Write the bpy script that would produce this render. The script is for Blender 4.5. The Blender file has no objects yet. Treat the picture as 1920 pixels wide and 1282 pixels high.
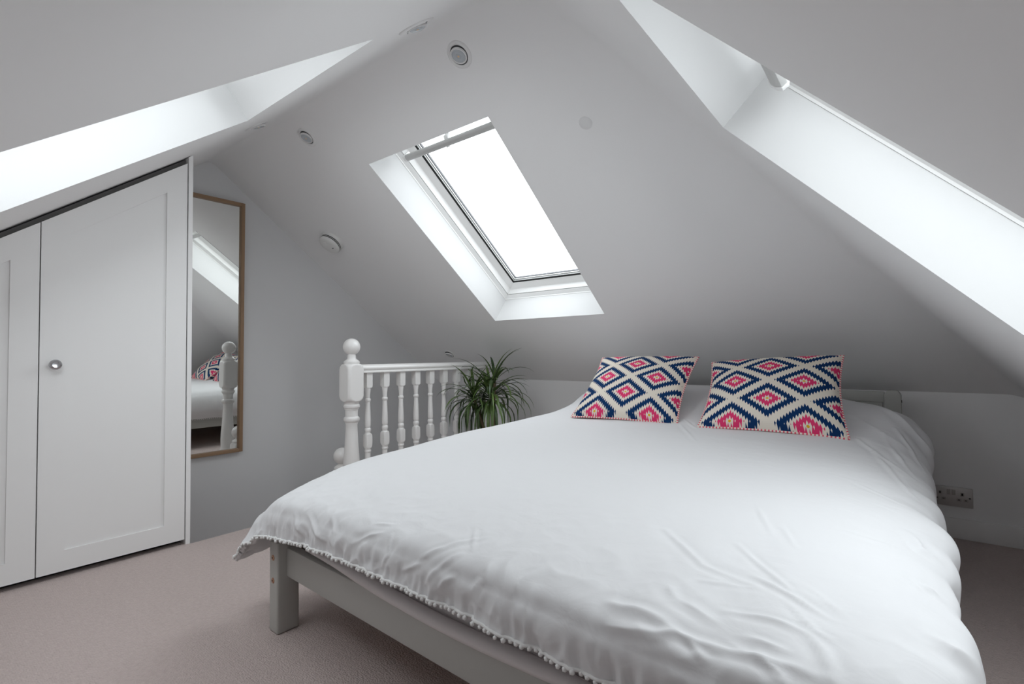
import bpy, bmesh, math, random
import numpy as np
from mathutils import Matrix, Vector, noise

sc = bpy.context.scene
COL = sc.collection
R = math.radians

# ------------------------------------------------------------------ camera
F_PX = 936.92
YAW, PITCH, ROLL = 0.6671657, 0.0256125, -0.0076852
cam_d = bpy.data.cameras.new('camera')
cam_d.sensor_fit = 'HORIZONTAL'; cam_d.sensor_width = 36.0
cam_d.lens = F_PX / 1920 * 36.0
cam_d.clip_start = 0.02
cam = bpy.data.objects.new('camera', cam_d); COL.objects.link(cam)
fw = Vector((-math.sin(YAW) * math.cos(PITCH), math.cos(YAW) * math.cos(PITCH), math.sin(PITCH)))
rt = Vector((math.cos(YAW), math.sin(YAW), 0)); up = rt.cross(fw)
r2 = rt * math.cos(ROLL) + up * math.sin(ROLL); u2 = -rt * math.sin(ROLL) + up * math.cos(ROLL)
m = Matrix.Identity(4)
for i in range(3):
    m[i][0], m[i][1], m[i][2] = r2[i], u2[i], -fw[i]
m[2][3] = 0.83
cam.matrix_world = m
sc.camera = cam

# ------------------------------------------------------------------ sky (flat white overcast) and exposure
world = bpy.data.worlds.new('overcast_sky'); sc.world = world
world.use_nodes = True
wn = world.node_tree.nodes; wl = world.node_tree.links
for n in list(wn): wn.remove(n)
wo = wn.new('ShaderNodeOutputWorld'); wb = wn.new('ShaderNodeBackground')
wb.inputs['Color'].default_value = (0.93, 0.97, 1.0, 1); wb.inputs['Strength'].default_value = 4.1
wl.new(wb.outputs[0], wo.inputs[0])
vs = sc.view_settings
vs.view_transform = 'Standard'; vs.look = 'None'; vs.gamma = 1.0; vs.use_curve_mapping = False
vs.exposure = 0.22
cy = sc.cycles
cy.use_denoising = True
cy.use_adaptive_sampling = True; cy.adaptive_threshold = 0.03; cy.adaptive_min_samples = 16
cy.use_light_tree = False; cy.max_bounces = 8; cy.diffuse_bounces = 6; cy.glossy_bounces = 4; cy.transmission_bounces = 6; cy.transparent_max_bounces = 12
cy.sample_clamp_indirect = 8.0

# ------------------------------------------------------------------ materials
def mat(name, col, rough=0.6, spec=0.3, metal=0.0, bump=None, vary=None, coat=0.0, sheen=0.0):
    """bump=(scale, strength, distance); vary=(scale, amount): fine colour mottle"""
    m_ = bpy.data.materials.new(name); m_.use_nodes = True
    nt = m_.node_tree; b = nt.nodes['Principled BSDF']
    b.inputs['Base Color'].default_value = (*col, 1); b.inputs['Roughness'].default_value = rough
    b.inputs['Specular IOR Level'].default_value = spec; b.inputs['Metallic'].default_value = metal
    b.inputs['Coat Weight'].default_value = coat
    if sheen: b.inputs['Sheen Weight'].default_value = sheen
    tc = nt.nodes.new('ShaderNodeTexCoord')
    if vary:
        nz = nt.nodes.new('ShaderNodeTexNoise'); nz.inputs['Scale'].default_value = vary[0]; nz.inputs['Detail'].default_value = 4
        nt.links.new(tc.outputs['Object'], nz.inputs['Vector'])
        cr = nt.nodes.new('ShaderNodeMixRGB'); cr.blend_type = 'MIX'
        cr.inputs[1].default_value = (*[c * (1 - vary[1]) for c in col], 1)
        cr.inputs[2].default_value = (*[min(1, c * (1 + vary[1])) for c in col], 1)
        nt.links.new(nz.outputs['Fac'], cr.inputs[0]); nt.links.new(cr.outputs[0], b.inputs['Base Color'])
    if bump:
        nb = nt.nodes.new('ShaderNodeTexNoise'); nb.inputs['Scale'].default_value = bump[0]; nb.inputs['Detail'].default_value = 3
        nt.links.new(tc.outputs['Object'], nb.inputs['Vector'])
        bp = nt.nodes.new('ShaderNodeBump'); bp.inputs['Strength'].default_value = bump[1]; bp.inputs['Distance'].default_value = bump[2]
        nt.links.new(nb.outputs['Fac'], bp.inputs['Height']); nt.links.new(bp.outputs[0], b.inputs['Normal'])
    return m_

M = {}
M['paint'] = mat('white_emulsion', (0.875, 0.87, 0.87), 0.75, 0.2)
M['reveal'] = mat('reveal_white_dimmed', (0.66, 0.66, 0.66), 0.6, 0.25)  # white paint with its colour darkened so the sky-lit reveals do not clip
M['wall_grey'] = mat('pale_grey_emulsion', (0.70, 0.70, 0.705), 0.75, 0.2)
M['gloss'] = mat('white_gloss', (0.84, 0.825, 0.81), 0.28, 0.45, coat=0.2)
M['satin'] = mat('white_satinwood', (0.85, 0.845, 0.84), 0.42, 0.4)
M['upvc'] = mat('white_window_paint', (0.86, 0.86, 0.85), 0.35, 0.4)
M['alu'] = mat('grey_control_bar', (0.55, 0.55, 0.54), 0.4, 0.5)
M['cladding'] = mat('grey_cladding', (0.12, 0.12, 0.13), 0.5, 0.4)
M['rubber'] = mat('black_gasket', (0.012, 0.012, 0.012), 0.6, 0.2)
M['dark'] = mat('dark_void', (0.03, 0.028, 0.027), 0.8, 0.1)
M['carcass'] = mat('grey_carcass', (0.22, 0.215, 0.21), 0.8, 0.1)
M['chrome'] = mat('chrome', (0.55, 0.55, 0.57), 0.12, 0.5, metal=1.0)
M['steel'] = mat('brushed_steel', (0.52, 0.50, 0.49), 0.38, 0.5, metal=0.45, bump=(300, 0.1, 0.001))
M['plastic'] = mat('white_plastic', (0.76, 0.755, 0.74), 0.4, 0.4)
M['grey_insert'] = mat('socket_insert', (0.40, 0.37, 0.36), 0.5, 0.3)
M['bed'] = mat('grey_green_bed_paint', (0.47, 0.47, 0.445), 0.42, 0.35)
M['bolt'] = mat('brass_bolt', (0.45, 0.26, 0.17), 0.3, 0.5, metal=0.9)
M['sheet'] = mat('white_sheet', (0.74, 0.71, 0.71), 0.85, 0.15, bump=(40, 0.15, 0.004))
M['pom'] = mat('white_cotton_trim', (0.82, 0.82, 0.81), 0.9, 0.1)
M['pot'] = mat('grey_ceramic', (0.45, 0.44, 0.43), 0.5, 0.4, vary=(6, 0.1))
M['soil'] = mat('soil', (0.03, 0.022, 0.016), 0.95, 0.1, bump=(80, 0.6, 0.01))
M['bark'] = mat('plant_stem', (0.16, 0.12, 0.075), 0.8, 0.2, bump=(120, 0.4, 0.004), vary=(20, 0.3))
M['trim'] = mat('downlight_white', (0.80, 0.795, 0.79), 0.45, 0.4)
M['lens'] = mat('lamp_lens', (0.50, 0.53, 0.56), 0.15, 0.6)
M['chip'] = mat('led_chip', (0.75, 0.52, 0.30), 0.4, 0.4)
M['lamp_dark'] = mat('lamp_housing_dark', (0.10, 0.10, 0.105), 0.5, 0.3)
M['blank'] = mat('filled_plaster_disc', (0.79, 0.785, 0.785), 0.75, 0.2)

# duvet cotton: fine crumple relief
def cotton():
    m_ = mat('white_cotton', (0.725, 0.725, 0.735), 0.8, 0.15)
    nt = m_.node_tree; b = nt.nodes['Principled BSDF']; tc = nt.nodes['Texture Coordinate']
    mp = nt.nodes.new('ShaderNodeMapping'); mp.inputs['Scale'].default_value = (1.0, 1.0, 1.0)
    n1 = nt.nodes.new('ShaderNodeTexNoise'); n1.inputs['Scale'].default_value = 16; n1.inputs['Detail'].default_value = 3; n1.inputs['Roughness'].default_value = 0.55
    n1.inputs['Distortion'].default_value = 0.8
    n2 = nt.nodes.new('ShaderNodeTexNoise'); n2.inputs['Scale'].default_value = 700; n2.inputs['Detail'].default_value = 1
    nt.links.new(tc.outputs['Object'], mp.inputs[0]); nt.links.new(mp.outputs[0], n1.inputs['Vector']); nt.links.new(mp.outputs[0], n2.inputs['Vector'])
    b1 = nt.nodes.new('ShaderNodeBump'); b1.inputs['Strength'].default_value = 0.25; b1.inputs['Distance'].default_value = 0.006
    b2 = nt.nodes.new('ShaderNodeBump'); b2.inputs['Strength'].default_value = 0.06; b2.inputs['Distance'].default_value = 0.001
    nt.links.new(n1.outputs['Fac'], b1.inputs['Height']); nt.links.new(n2.outputs['Fac'], b2.inputs['Height'])
    nt.links.new(b1.outputs[0], b2.inputs['Normal']); nt.links.new(b2.outputs[0], b.inputs['Normal'])
    return m_
M['cotton'] = cotton()

def carpet():
    m_ = mat('beige_loop_carpet', (0.43, 0.375, 0.36), 0.95, 0.05, sheen=0.15)
    nt = m_.node_tree; b = nt.nodes['Principled BSDF']; tc = nt.nodes['Texture Coordinate']
    vo = nt.nodes.new('ShaderNodeTexVoronoi'); vo.inputs['Scale'].default_value = 190; vo.inputs['Randomness'].default_value = 0.7
    nz = nt.nodes.new('ShaderNodeTexNoise'); nz.inputs['Scale'].default_value = 90; nz.inputs['Detail'].default_value = 3
    nt.links.new(tc.outputs['Object'], vo.inputs['Vector']); nt.links.new(tc.outputs['Object'], nz.inputs['Vector'])
    mx = nt.nodes.new('ShaderNodeMixRGB'); mx.inputs[1].default_value = (0.60, 0.505, 0.482, 1); mx.inputs[2].default_value = (0.46, 0.378, 0.356, 1)
    nt.links.new(nz.outputs['Fac'], mx.inputs[0]); nt.links.new(mx.outputs[0], b.inputs['Base Color'])
    bp = nt.nodes.new('ShaderNodeBump'); bp.inputs['Strength'].default_value = 0.7; bp.inputs['Distance'].default_value = 0.004; bp.invert = True
    nt.links.new(vo.outputs['Distance'], bp.inputs['Height']); nt.links.new(bp.outputs[0], b.inputs['Normal'])
    return m_
M['carpet'] = carpet()

def wood(name, c1, c2, scale=(3, 3, 60), rot=(0, 0, 0)):
    m_ = mat(name, c1, 0.5, 0.3)
    nt = m_.node_tree; b = nt.nodes['Principled BSDF']; tc = nt.nodes['Texture Coordinate']
    mp = nt.nodes.new('ShaderNodeMapping'); mp.inputs['Scale'].default_value = scale; mp.inputs['Rotation'].default_value = rot
    nz = nt.nodes.new('ShaderNodeTexNoise'); nz.inputs['Scale'].default_value = 4; nz.inputs['Detail'].default_value = 6; nz.inputs['Distortion'].default_value = 0.6
    nt.links.new(tc.outputs['Object'], mp.inputs[0]); nt.links.new(mp.outputs[0], nz.inputs['Vector'])
    mx = nt.nodes.new('ShaderNodeMixRGB'); mx.inputs[1].default_value = (*c1, 1); mx.inputs[2].default_value = (*c2, 1)
    nt.links.new(nz.outputs['Fac'], mx.inputs[0]); nt.links.new(mx.outputs[0], b.inputs['Base Color'])
    return m_
M['oak_v'] = wood('oak_upright', (0.36, 0.235, 0.145), (0.25, 0.155, 0.09), (40, 40, 1.5))
M['oak_h'] = wood('oak_crosswise', (0.36, 0.235, 0.145), (0.25, 0.155, 0.09), (40, 1.5, 40))
M['pine'] = wood('pine_slat', (0.42, 0.20, 0.06), (0.30, 0.13, 0.035), (1.5, 40, 40))

def mirror_mat():
    m_ = bpy.data.materials.new('mirror_silver'); m_.use_nodes = True
    b = m_.node_tree.nodes['Principled BSDF']
    b.inputs['Metallic'].default_value = 1; b.inputs['Roughness'].default_value = 0.004; b.inputs['Base Color'].default_value = (0.86, 0.87, 0.85, 1)
    return m_
M['mirror'] = mirror_mat()

def glass_mat():
    m_ = bpy.data.materials.new('window_glass'); m_.use_nodes = True
    nt = m_.node_tree
    for n in list(nt.nodes): nt.nodes.remove(n)
    o = nt.nodes.new('ShaderNodeOutputMaterial'); t = nt.nodes.new('ShaderNodeBsdfTransparent'); g = nt.nodes.new('ShaderNodeBsdfGlossy')
    lw = nt.nodes.new('ShaderNodeLayerWeight'); lw.inputs['Blend'].default_value = 0.5
    fr = nt.nodes.new('ShaderNodeMath'); fr.operation = 'POWER'; fr.inputs[1].default_value = 5.0; nt.links.new(lw.outputs['Facing'], fr.inputs[0]); mx = nt.nodes.new('ShaderNodeMixShader')
    t.inputs['Color'].default_value = (0.95, 0.97, 0.97, 1); g.inputs['Roughness'].default_value = 0.01
    nt.links.new(fr.outputs[0], mx.inputs[0]); nt.links.new(t.outputs[0], mx.inputs[1]); nt.links.new(g.outputs[0], mx.inputs[2])
    nt.links.new(mx.outputs[0], o.inputs['Surface'])
    return m_
M['glass'] = glass_mat()

def leaf_mat():
    m_ = mat('dracaena_leaf', (0.09, 0.16, 0.05), 0.38, 0.4)
    nt = m_.node_tree; b = nt.nodes['Principled BSDF']; tc = nt.nodes['Texture Coordinate']
    oi = nt.nodes.new('ShaderNodeObjectInfo'); cr = nt.nodes.new('ShaderNodeValToRGB')
    cr.color_ramp.elements[0].color = (0.022, 0.045, 0.014, 1); cr.color_ramp.elements[1].color = (0.12, 0.19, 0.05, 1)
    nt.links.new(oi.outputs['Random'], cr.inputs[0]); nt.links.new(cr.outputs[0], b.inputs['Base Color'])
    return m_
M['leaf'] = leaf_mat()

def ikat():
    """stepped diamond weave in navy, pink and cream, from the cushion's own UV (metres)"""
    m_ = mat('diamond_weave', (0.72, 0.66, 0.58), 0.9, 0.1)
    nt = m_.node_tree; b = nt.nodes['Principled BSDF']; L = nt.links.new
    def nd(op, a, b_=None, c=None):
        n = nt.nodes.new('ShaderNodeMath'); n.operation = op
        for i, v in enumerate((a, b_, c)):
            if v is None: continue
            if isinstance(v, (int, float)): n.inputs[i].default_value = v
            else: L(v, n.inputs[i])
        return n.outputs[0]
    uv = nt.nodes.new('ShaderNodeUVMap'); sep = nt.nodes.new('ShaderNodeSeparateXYZ'); L(uv.outputs[0], sep.inputs[0])
    P = 0.252; TOOTH = 0.0100
    x = nd('DIVIDE', sep.outputs[0], P); y = nd('DIVIDE', sep.outputs[1], 0.215)
    tri = nd('PINGPONG', nd('DIVIDE', sep.outputs[0], TOOTH), 0.5)           # 0..0.5 spikes along x
    jag = nd('MULTIPLY', nd('SUBTRACT', tri, 0.25), 0.26)
    # two interleaved diamond lattices
    def dist(ox, oy):
        fx = nd('ABSOLUTE', nd('SUBTRACT', nd('FRACT', nd('ADD', x, ox + 100.5)), 0.5))
        fy = nd('ABSOLUTE', nd('SUBTRACT', nd('FRACT', nd('ADD', y, oy + 100.5)), 0.5))
        return nd('MULTIPLY', nd('ADD', fx, fy), 2.0)
    d = nd('MINIMUM', dist(0, 0), dist(0.5, 0.5))
    d = nd('ADD', d, jag)
    cr = nt.nodes.new('ShaderNodeValToRGB'); cr.color_ramp.interpolation = 'CONSTANT'
    cream = (0.76, 0.695, 0.61, 1); navy = (0.006, 0.034, 0.115, 1); pink = (0.70, 0.045, 0.155, 1); yel = (0.72, 0.42, 0.02, 1)
    els = [(0.0, cream), (0.14, pink), (0.375, cream), (0.535, navy), (0.815, cream)]
    while len(cr.color_ramp.elements) < len(els): cr.color_ramp.elements.new(0.5)
    for e, (p, c) in zip(cr.color_ramp.elements, els): e.position = p; e.color = c
    L(d, cr.inputs[0])
    # small yellow dot at each diamond's heart
    def rad(ox, oy):
        fx = nd('SUBTRACT', nd('FRACT', nd('ADD', x, ox + 100.5)), 0.5); fy = nd('SUBTRACT', nd('FRACT', nd('ADD', y, oy + 100.5)), 0.5)
        return nd('SQRT', nd('ADD', nd('MULTIPLY', fx, fx), nd('MULTIPLY', fy, fy)))
    dot = nd('LESS_THAN', nd('MINIMUM', rad(0, 0), rad(0.5, 0.5)), 0.021)
    mx = nt.nodes.new('ShaderNodeMixRGB'); L(dot, mx.inputs[0]); L(cr.outputs[0], mx.inputs[1]); mx.inputs[2].default_value = yel
    L(mx.outputs[0], b.inputs['Base Color'])
    wv = nt.nodes.new('ShaderNodeTexNoise'); wv.inputs['Scale'].default_value = 500; L(uv.outputs[0], wv.inputs['Vector'])
    bp = nt.nodes.new('ShaderNodeBump'); bp.inputs['Strength'].default_value = 0.35; bp.inputs['Distance'].default_value = 0.002
    L(wv.outputs['Fac'], bp.inputs['Height']); L(bp.outputs[0], b.inputs['Normal'])
    return m_
M['ikat'] = ikat()

def piping_mat():
    m_ = mat('striped_piping', (0.8, 0.7, 0.66), 0.85, 0.1)
    nt = m_.node_tree; b = nt.nodes['Principled BSDF']; L = nt.links.new
    uv = nt.nodes.new('ShaderNodeUVMap'); sep = nt.nodes.new('ShaderNodeSeparateXYZ'); L(uv.outputs[0], sep.inputs[0])
    n = nt.nodes.new('ShaderNodeMath'); n.operation = 'FRACT'; L(sep.outputs[0], n.inputs[0])
    g = nt.nodes.new('ShaderNodeMath'); g.operation = 'GREATER_THAN'; g.inputs[1].default_value = 0.55; L(n.outputs[0], g.inputs[0])
    mx = nt.nodes.new('ShaderNodeMixRGB'); mx.inputs[1].default_value = (0.78, 0.72, 0.66, 1); mx.inputs[2].default_value = (0.70, 0.12, 0.17, 1)
    L(g.outputs[0], mx.inputs[0]); L(mx.outputs[0], b.inputs['Base Color'])
    return m_
M['piping'] = piping_mat()

# ------------------------------------------------------------------ builders
def link(o, parent=None):
    COL.objects.link(o)
    if parent is not None: o.parent = parent
    return o
def mesh(name, verts, faces, material, parent=None, smooth=False, angle=None):
    me = bpy.data.meshes.new(name); me.from_pydata([tuple(v) for v in verts], [], faces); me.update()
    if material is not None: me.materials.append(M[material] if isinstance(material, str) else material)
    if smooth or angle:
        for p in me.polygons: p.use_smooth = True
        if angle: me.set_sharp_from_angle(angle=R(angle))
    return link(bpy.data.objects.new(name, me), parent)
def bm_obj(name, bm, material, parent=None, angle=None):
    me = bpy.data.meshes.new(name); bmesh.ops.recalc_face_normals(bm, faces=bm.faces[:]); bm.to_mesh(me); bm.free()
    me.materials.append(M[material])
    if angle:
        for p in me.polygons: p.use_smooth = True
        me.set_sharp_from_angle(angle=R(angle))
    return link(bpy.data.objects.new(name, me), parent)
def empty(name, loc=(0, 0, 0), rz=0, mw=None):
    o = bpy.data.objects.new(name, None); o.empty_display_size = 0.05; COL.objects.link(o)
    if mw is not None: o.matrix_world = mw
    else: o.location = loc; o.rotation_euler = (0, 0, rz)
    return o
def tag(o, label=None, cat=None, group=None, kind=None):
    if label: o['label'] = label
    if cat: o['category'] = cat
    if group: o['group'] = group
    if kind: o['kind'] = kind
    return o
def box(name, x0, x1, y0, y1, z0, z1, material, parent=None, bevel=0.0, seg=2):
    bm = bmesh.new(); bmesh.ops.create_cube(bm, size=1)
    for v in bm.verts: v.co = ((x0 + x1) / 2 + v.co.x * (x1 - x0), (y0 + y1) / 2 + v.co.y * (y1 - y0), (z0 + z1) / 2 + v.co.z * (z1 - z0))
    if bevel: bmesh.ops.bevel(bm, geom=bm.edges[:], offset=bevel, segments=seg, profile=0.5, affect='EDGES', clamp_overlap=True)
    return bm_obj(name, bm, material, parent, 40 if bevel else None)
def prism(name, poly, axis, a0, a1, material, parent=None, bevel=0.0):
    """poly: 2D outline in the two axes other than `axis`, extruded a0..a1"""
    def P(u, v, w): return {'x': (w, u, v), 'y': (u, w, v), 'z': (u, v, w)}[axis]
    bm = bmesh.new(); A = [bm.verts.new(P(u, v, a0)) for u, v in poly]; B = [bm.verts.new(P(u, v, a1)) for u, v in poly]
    n = len(poly); bm.faces.new(A[::-1]); bm.faces.new(B)
    for i in range(n): bm.faces.new((A[i], A[(i + 1) % n], B[(i + 1) % n], B[i]))
    if bevel: bmesh.ops.bevel(bm, geom=bm.edges[:], offset=bevel, segments=2, profile=0.5, affect='EDGES', clamp_overlap=True)
    return bm_obj(name, bm, material, parent, 40 if bevel else None)
def turned_data(prof, seg=32, cap=True):
    """prof: (z, r) or (z, r, w): lathe radius r cut by a square of half-width w"""
    V, Fc = [], []
    for pr in prof:
        z, r = pr[0], pr[1]; w = pr[2] if len(pr) > 2 else 9
        for k in range(seg):
            a = 2 * math.pi * k / seg + math.pi / 4
            c, s = math.cos(a), math.sin(a)
            rr = min(r, w / max(abs(c), abs(s))); V.append((rr * c, rr * s, z))
    for i in range(len(prof) - 1):
        for k in range(seg):
            k2 = (k + 1) % seg; Fc.append((i * seg + k, i * seg + k2, (i + 1) * seg + k2, (i + 1) * seg + k))
    if cap:
        Fc.append(tuple(range(seg - 1, -1, -1))); n = (len(prof) - 1) * seg; Fc.append(tuple(range(n, n + seg)))
    return V, Fc
def turned(name, prof, material, parent=None, seg=32, loc=(0, 0, 0), angle=35, cap=True):
    V, Fc = turned_data(prof, seg, cap); o = mesh(name, V, Fc, material, parent, angle=angle); o.location = loc
    return o
def tube(name, pts, rad, material, parent=None, seg=8, closed=False, uvper=None, flat=1.0):
    pts = [Vector(p) for p in pts]; n = len(pts); V, Fc = [], []
    L = 0.0; us = []; prev = None
    for i, p in enumerate(pts):
        t = (pts[(i + 1) % n] - pts[i - 1]) if closed else (pts[min(i + 1, n - 1)] - pts[max(i - 1, 0)])
        t.normalize()
        ref = prev if prev is not None else (Vector((0, 0, 1)) if abs(t.z) < 0.9 else Vector((1, 0, 0)))
        a = (ref - t * ref.dot(t)).normalized(); b_ = t.cross(a); prev = a
        r = rad[i] if isinstance(rad, (list, tuple)) else rad
        for k in range(seg):
            an = 2 * math.pi * k / seg; V.append(p + a * (r * math.cos(an) * flat) + b_ * (r * math.sin(an)))
        us.append(L); L += (pts[(i + 1) % n] - p).length
    m_ = n if closed else n - 1; uvs = []
    for i in range(m_):
        j = (i + 1) % n; u0 = us[i]; u1 = us[i + 1] if i + 1 < n else L
        for k in range(seg):
            k2 = (k + 1) % seg; Fc.append((i * seg + k, i * seg + k2, j * seg + k2, j * seg + k)); uvs += [u0, u0, u1, u1]
    nf = len(Fc)
    if not closed: Fc.append(tuple(range(seg - 1, -1, -1))); Fc.append(tuple(range((n - 1) * seg, n * seg)))
    o = mesh(name, V, Fc, material, parent, smooth=True)
    if uvper:
        ul = o.data.uv_layers.new(name='UVMap')
        for i in range(nf):
            for j in range(4): ul.data[o.data.polygons[i].loop_start + j].uv = (uvs[i * 4 + j] / uvper, 0.5)
    return o
def ring(name, w, h, prof, material, parent=None):
    """sweep a closed (inset, depth) profile round a w x h rectangle with mitred corners"""
    V, Fc = [], []; n = len(prof)
    for (cx, cy, sx, sy) in ((0, 0, 1, 1), (w, 0, -1, 1), (w, h, -1, -1), (0, h, 1, -1)):
        for o_, d in prof: V.append((cx + sx * o_, cy + sy * o_, d))
    for c in range(4):
        c2 = (c + 1) % 4
        for i in range(n):
            j = (i + 1) % n; Fc.append((c * n + i, c * n + j, c2 * n + j, c2 * n + i))
    bm = bmesh.new(); bv = [bm.verts.new(v) for v in V]
    for f in Fc: bm.faces.new([bv[i] for i in f])
    return bm_obj(name, bm, material, parent)

# ------------------------------------------------------------------ roof geometry
GX = -3.22                       # gable (party) wall
YB, ZB = 2.99, 0.645             # back knee wall and its height
TB, TF, TR_ = 0.7590, 0.7563, 1.035
YF = -0.58                       # front knee wall
XR = 0.64                        # right knee wall
XS = -2.40                       # balustrade line: knee wall stops here
YE = 3.70                        # eaves wall over the stairs
zb = lambda y: ZB + TB * (YB - y)
zf = lambda y: 1.7347 + TF * (y - 0.8533)
zr = lambda x: 1.0555 - TR_ * x
def smin(a, b, k):
    h = max(k - abs(a - b), 0.0) / k
    return min(a, b) - h * h * k * 0.25
def zc(x, y): return smin(smin(zb(y), zf(y), 0.045), zr(x), 0.07)
W1 = (-2.072, -1.290, 1.494, 2.457)      # back slope skylight (x0,x1,y0,y1)
W2 = (-2.026, -1.212, -0.05, 0.893)      # front slope skylight
W3 = (-0.381, 0.43, 0.69, 1.43)          # hip slope skylight

def lines(lo, hi, step, marks):
    s = sorted(set([round(v, 4) for v in marks if lo <= v <= hi] + [lo, hi])); out = []
    for a, b_ in zip(s[:-1], s[1:]):
        n = max(1, int(math.ceil((b_ - a) / step - 1e-6)))
        out += [a + (b_ - a) * i / n for i in range(n)]
    return out + [hi]
xs = lines(GX - 0.02, XR + 0.02, 0.035, [W1[0], W1[1], W2[0], W2[1], W3[0], W3[1], XS])
ys = lines(YF - 0.02, YE + 0.02, 0.035, [W1[2], W1[3], W2[2], W2[3], W3[2], W3[3], YB + 0.02])
V = [(x, y, zc(x, y)) for x in xs for y in ys]; Fc = []; ny = len(ys)
inside = lambda w, x, y: w[0] < x < w[1] and w[2] < y < w[3]
for i in range(len(xs) - 1):
    for j in range(ny - 1):
        cx, cyy = (xs[i] + xs[i + 1]) / 2, (ys[j] + ys[j + 1]) / 2
        if any(inside(w, cx, cyy) for w in (W1, W2, W3)): continue
        if cyy > YB + 0.02 and cx > XS: continue
        Fc.append((i * ny + j, i * ny + j + 1, (i + 1) * ny + j + 1, (i + 1) * ny + j))
ceil = mesh('ceiling', V, Fc, 'paint', smooth=True)
tag(ceil, 'white plastered hipped loft ceiling sloping down to low walls', kind='structure')

# walls ---------------------------------------------------------------
def struct(o, label): return tag(o, label, kind='structure')
ZS = -2.3                        # bottom of the stairwell
gp = [(YF - 0.1, ZS), (YE + 0.1, ZS), (YE + 0.1, zb(YE + 0.1) + 0.01), (1.2044, 2.02), (YF - 0.1, zf(YF - 0.1) + 0.01)]
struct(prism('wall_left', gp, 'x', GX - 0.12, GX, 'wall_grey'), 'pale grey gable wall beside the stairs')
wb_ = struct(box('wall_back', XS, XR + 0.1, YB, YB + 0.1, -0.02, ZB + 0.012, 'paint'), 'low white wall behind the bed head')
struct(box('wall_front', GX, XR + 0.1, YF - 0.1, YF, -0.02, zf(YF) + 0.01, 'paint'), 'low white wall along the front eaves')
struct(box('wall_right', XR, XR + 0.1, YF, YB, -0.02, zr(XR) + 0.01, 'paint'), 'low white wall along the hip eaves')
struct(box('wall_stair_eaves', GX, XS + 0.1, YE, YE + 0.1, ZS, zb(YE) + 0.01, 'paint'), 'low wall at the foot of the stair slope')
struct(prism('wall_stair_return', [(YB + 0.03, ZS), (YE, ZS), (YE, zb(YE)), (YB + 0.03, zb(YB + 0.03))], 'x', XS, XS + 0.1, 'paint'), 'short return wall beyond the balustrade')
FE = -2.525                      # carpet edge at the stairwell
YW = 0.876                       # wardrobe end / stairwell start
# floor with stairwell cut out; bullnosed carpet edge
fl_poly = [(FE, YF), (XR, YF), (XR, YB), (FE, YB)]
struct(prism('floor', fl_poly, 'z', -0.20, 0.0, 'carpet'), 'beige pink loop pile carpet')
struct(box('floor_wardrobe', GX, FE, YF, YW, -0.20, 0.0, 'carpet'), 'carpet under the fitted wardrobe')
struct(box('wall_stairwell', FE, FE + 0.05, YW, YB, ZS, -0.20, 'paint'), 'stairwell side wall below the floor')
struct(box('wall_stairwell_near', GX, FE, YW - 0.05, YW, ZS, -0.20, 'paint'), 'stairwell end wall below the wardrobe')
# carpeted winder and flight going down along the gable wall
st = tag(empty('staircase', (GX, YW, 0)), 'carpeted stairs dropping beside the grey gable wall', 'staircase')
def step(y0, y1, z): box('tread', 0.002, FE - GX - 0.002, y0 - YW + 0.002, y1 - YW, z - 0.25, z, 'carpet', st, 0.012)
step(YW, 1.62, -0.26)
for k in range(9): step(1.62 + 0.22 * k, 1.62 + 0.22 * (k + 1), -0.46 - 0.2 * k)
# skirting boards
def skirting(name, x0, x1, y0, y1, lab):
    o = box(name, x0, x1, y0, y1, 0.0, 0.088, 'satin', None, 0.004); return struct(o, lab)
skirting('baseboard_back', XS, XR, YB - 0.016, YB, 'white skirting board along the low back wall')
skirting('baseboard_right', XR - 0.016, XR, YF, YB - 0.016, 'white skirting board along the hip wall')
skirting('baseboard_front', FE, XR - 0.016, YF, YF + 0.016, 'white skirting board along the front wall')

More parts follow.
